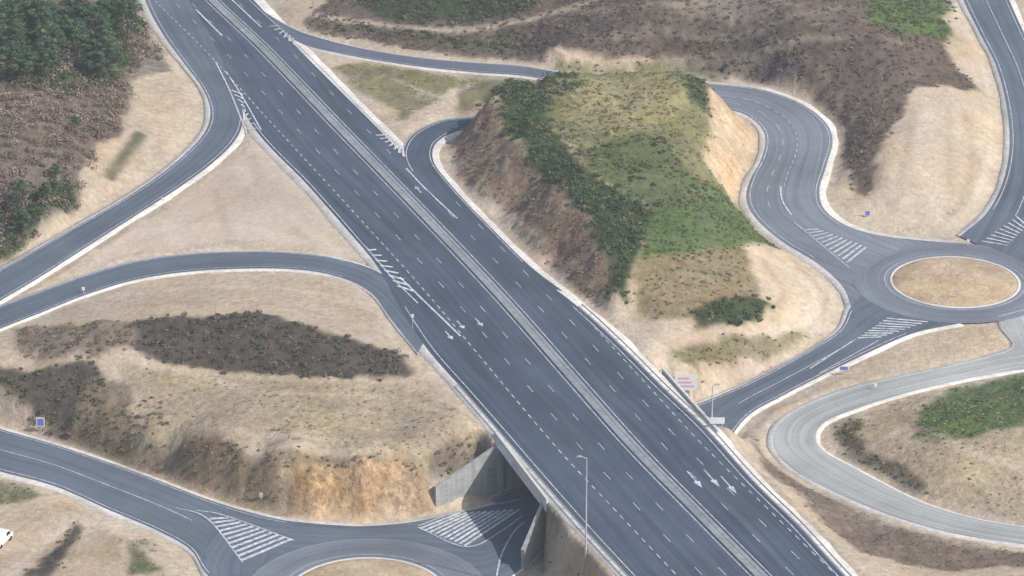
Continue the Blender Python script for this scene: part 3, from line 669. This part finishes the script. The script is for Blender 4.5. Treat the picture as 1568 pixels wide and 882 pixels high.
# ------------------------------------------------------------------ bridge
def slab(poly,z0,z1,V,F):
    n_=len(poly); o=len(V)
    z0=[z0]*n_ if np.isscalar(z0) else z0; z1=[z1]*n_ if np.isscalar(z1) else z1
    for p,z in zip(poly,z0): V.append((p[0],p[1],z))
    for p,z in zip(poly,z1): V.append((p[0],p[1],z))
    F.append(tuple(o+i for i in range(n_))[::-1]); F.append(tuple(o+n_+i for i in range(n_)))
    for i in range(n_): j=(i+1)%n_; F.append((o+i,o+j,o+n_+j,o+n_+i))
def wall(a,b,th,z0a,z0b,z1a,z1b,V,F):
    a=np.array(a);b=np.array(b); t=(b-a)/np.linalg.norm(b-a); m_=np.array([-t[1],t[0]])*th
    slab([a,b,b+m_,a+m_],[z0a,z0b,z0b,z0a],[z1a,z1b,z1b,z1a],V,F)
br=bpy.data.objects.new('highway_bridge',None); S.collection.objects.link(br)
bc=NB('board_marked_concrete'); p=bc.pos(); 
f=bc.math('MULTIPLY',bc.mr(bc.noise(bc.mapv(p,(0.3,0.3,2.2)),1.0,3),0.3,0.7,0.82,1.15),bc.mr(bc.noise(bc.mapv(p,(1.2,1.2,0.12)),1.0,4),0.35,0.7,1.08,0.72))
rgb=bc.n('ShaderNodeRGB'); rgb.outputs[0].default_value=(0.35,0.365,0.36,1); bc.l(bc.scalecol(rgb.outputs[0],f),bc.b.inputs['Base Color']); M_BC=bc.m
V=[];F=[]
wall(Fc,Fc+E*LT,0.8,-10.8,-10.8,-0.25,-0.25,V,F)
wall(Nc+E*LT,Nc,0.8,-10.8,-10.8,-0.25,-0.25,V,F)
mkobj('abutments',V,F,M_BC,parent=br)
V=[];F=[]; slab([Fc,Nc,Nc+E*LT,Fc+E*LT],-1.6,-0.26,V,F); mkobj('deck',V,F,M_BC,parent=br)
V=[];F=[]
h=(Nc-Fc)/np.linalg.norm(Nc-Fc); ho=np.array([h[1],-h[0]]); 
if ho@E>0: ho=-ho
for a,b in ((Fc-h*2,Nc+h*3),):
    slab([a+ho*1.0,b+ho*1.0,b+ho*1.45,a+ho*1.45],-1.9,0.55,V,F)
for a,b in ((Fc+E*LT-h*2,Nc+E*LT+h*3),):
    slab([a-ho*1.2,b-ho*1.2,b-ho*1.65,a-ho*1.65],-1.9,0.55,V,F)
slab([Fc,Nc,Nc+ho*1.0,Fc+ho*1.0],-1.62,-0.28,V,F)
mkobj('parapets',V,F,M_KERB,parent=br)
V=[];F=[]
fe=G(665,779,-10)[:2]
wall(fe,Fc+ho*0.9,-0.6,-10.8,-10.8,-5.6,-0.3,V,F)
ne=np.array([1.5,-95.5])
wall(Nc+ho*0.9,ne,0.6,-10.8,-10.8,-0.3,-6.5,V,F)
mkobj('wing_walls',V,F,M_BC,parent=br)
# ------------------------------------------------------------------ furniture
def cyl(V,F,a,b,r0,r1,n_=8):
    a=np.array(a,float);b=np.array(b,float); ax=(b-a)/np.linalg.norm(b-a); u=np.cross(ax,[0.3,0.9,0.15]); u/=np.linalg.norm(u); w_=np.cross(ax,u); o=len(V)
    for c,r in ((a,r0),(b,r1)):
        for q in range(n_): t=2*math.pi*q/n_; V.append(tuple(c+u*r*math.cos(t)+w_*r*math.sin(t)))
    for q in range(n_): F.append((o+q,o+(q+1)%n_,o+n_+(q+1)%n_,o+n_+q))
    F.append(tuple(o+q for q in range(n_))[::-1]); F.append(tuple(o+n_+q for q in range(n_)))
def bx(V,F,c,s):
    c=np.array(c);s=np.array(s)/2; slab([(c[0]-s[0],c[1]-s[1]),(c[0]+s[0],c[1]-s[1]),(c[0]+s[0],c[1]+s[1]),(c[0]-s[0],c[1]+s[1])],c[2]-s[2],c[2]+s[2],V,F)
M_WHITE=plain('painted_white',(0.70,0.71,0.73),0.5,0.04); M_BLUE=plain('sign_blue',(0.16,0.16,0.48),0.5,0.05); M_RED=plain('sign_red',(0.6,0.35,0.42),0.5,0.05); M_DK=plain('dark_glass',(0.02,0.025,0.03),0.2,0.02); M_RUB=plain('rubber',(0.02,0.02,0.02),0.9,0.1)
def lamp(u,v,h_,z=None,arm=2.0,dirx=1):
    p=drape([(u,v)])[0] if z is None else G(u,v,z)
    e=bpy.data.objects.new('street_lamp',None); S.collection.objects.link(e); e.location=p
    V=[];F=[]; cyl(V,F,(0,0,-0.3),(0,0,h_),0.17,0.09); cyl(V,F,(0,0,0),(0,0,0.5),0.26,0.22); cyl(V,F,(0,0,h_-0.05),(arm*dirx,0,h_+0.3),0.06,0.05)
    mkobj('pole',V,F,M_STEEL,parent=e)
    V=[];F=[]; bx(V,F,(arm*dirx+0.3*dirx,0,h_+0.32),(0.8,0.34,0.14)); bx(V,F,(arm*dirx+0.3*dirx,0,h_+0.42),(0.5,0.26,0.06)); mkobj('lamp_head',V,F,M_STEEL,parent=e)
lamp(897,852,18,None,0.9,-1); lamp(1090,642,6.5,0,0.6,1)
def sign(u,v,h_,wd,hh,mat,name='traffic_sign',z=None,posts=1):
    p=drape([(u,v)])[0] if z is None else G(u,v,z)
    e=bpy.data.objects.new(name,None); S.collection.objects.link(e); e.location=p
    V=[];F=[]
    for x in ([0] if posts==1 else [-wd*0.35,wd*0.35]): cyl(V,F,(x,0.08,-0.4),(x,0.08,h_+hh*0.5),0.06,0.06)
    mkobj('posts',V,F,M_STEEL,parent=e)
    V=[];F=[]; bx(V,F,(0,0,h_+hh/2),(wd,0.06,hh)); mkobj('panel',V,F,M_WHITE,parent=e)
    V=[];F=[]
    if posts==1: bx(V,F,(0,-0.045,h_+hh/2),(wd*0.8,0.02,hh*0.8)); 
    else:
        for q in range(3): bx(V,F,(-wd*0.05*q,-0.045,h_+hh*(0.25+0.25*q)),(wd*(0.7-0.1*q),0.02,hh*0.1))
    mkobj('face',V,F,mat,parent=e)
sign(1050,608,1.4,4.2,3.2,M_RED,'direction_sign',None,2)
sign(63,664,1.4,1.5,1.8,M_BLUE); sign(1328,338,1.0,1.1,1.3,M_BLUE,z=-6.4); sign(1292,572,0.7,1.8,0.8,M_BLUE,z=-7); sign(400,768,0.9,0.6,0.8,M_RED); sign(1465,455,1.0,0.6,0.6,M_RED,z=-6.4); sign(1340,600,1,0.6,0.7,M_WHITE); sign(1482,378,1,0.6,0.6,M_WHITE,z=-7);sign(1240,520,1,0.6,0.7,M_WHITE);sign(1098,655,0.8,2.6,1.2,M_WHITE,'direction_sign',0,2);sign(128,452,1,0.6,0.7,M_WHITE)
sign(250,318,1.6,0.6,0.6,M_WHITE); sign(632,505,2.5,0.5,0.7,M_WHITE); sign(1180,572,1,0.5,0.6,M_RED); sign(1460,330,1,0.6,0.6,M_RED)
def van(u,v,rot):
    p=drape([(u,v)])[0]; e=bpy.data.objects.new('parked_van',None); S.collection.objects.link(e); e.location=p+[0,0,0.05]; e.rotation_euler=(0,0,rot)
    prof=[(-2.6,0.45),(-2.65,1.2),(-2.55,2.15),(-2.3,2.3),(0.9,2.3),(1.3,2.15),(1.9,1.35),(2.6,1.1),(2.7,0.7),(2.65,0.45)]
    V=[];F=[];k=len(prof)
    for y in (-0.95,-0.88,0.88,0.95):
        ins=0.06 if abs(y)>0.9 else 0
        for x,z in prof: V.append((x*(1-ins*0.3),y,z-(ins if z>2 else 0)))
    for s in range(3):
        for i in range(k): j=(i+1)%k; F.append((s*k+i,s*k+j,(s+1)*k+j,(s+1)*k+i))
    F.append(tuple(range(k))); F.append(tuple(3*k+i for i in range(k))[::-1]); mkobj('body',V,F,M_WHITE,parent=e)
    V=[];F=[]
    V+= [(1.34,-.8,2.14),(1.34,.8,2.14),(1.92,.8,1.4),(1.92,-.8,1.4)]; F.append((0,3,2,1))
    for y in (-0.97,0.97):
        o=len(V); V+=[(0.3,y,1.3),(1.7,y,1.3),(1.2,y,2.0),(0.3,y,2.0)]; F.append((o,o+1,o+2,o+3))
    mkobj('windows',V,F,M_DK,parent=e)
    V=[];F=[]
    for x in (-1.7,1.7):
        for y in (-0.98,0.8): cyl(V,F,(x,y,0.36),(x,y+0.2,0.36),0.36,0.36,16)
    mkobj('wheels',V,F,M_RUB,parent=e)
van(2,832,1.2)
# ------------------------------------------------------------------ thin atmospheric haze: a real, homogeneous air volume over the whole site
hm=bpy.data.materials.new('haze_air'); hm.use_nodes=True; ht=hm.node_tree; ht.nodes.remove(ht.nodes['Principled BSDF'])
vs=ht.nodes.new('ShaderNodeVolumeScatter'); vs.inputs['Color'].default_value=(0.88,0.93,1.0,1); vs.inputs['Density'].default_value=0.00013; vs.inputs['Anisotropy'].default_value=0.0
ht.links.new(vs.outputs[0],[x for x in ht.nodes if x.type=='OUTPUT_MATERIAL'][0].inputs['Volume'])
V=[];F=[]; slab([(-2500,-2500),(2500,-2500),(2500,2500),(-2500,2500)],-60,420,V,F)
mkobj('atmospheric_haze',V,F,hm)
print('ctrl',len(CPs))
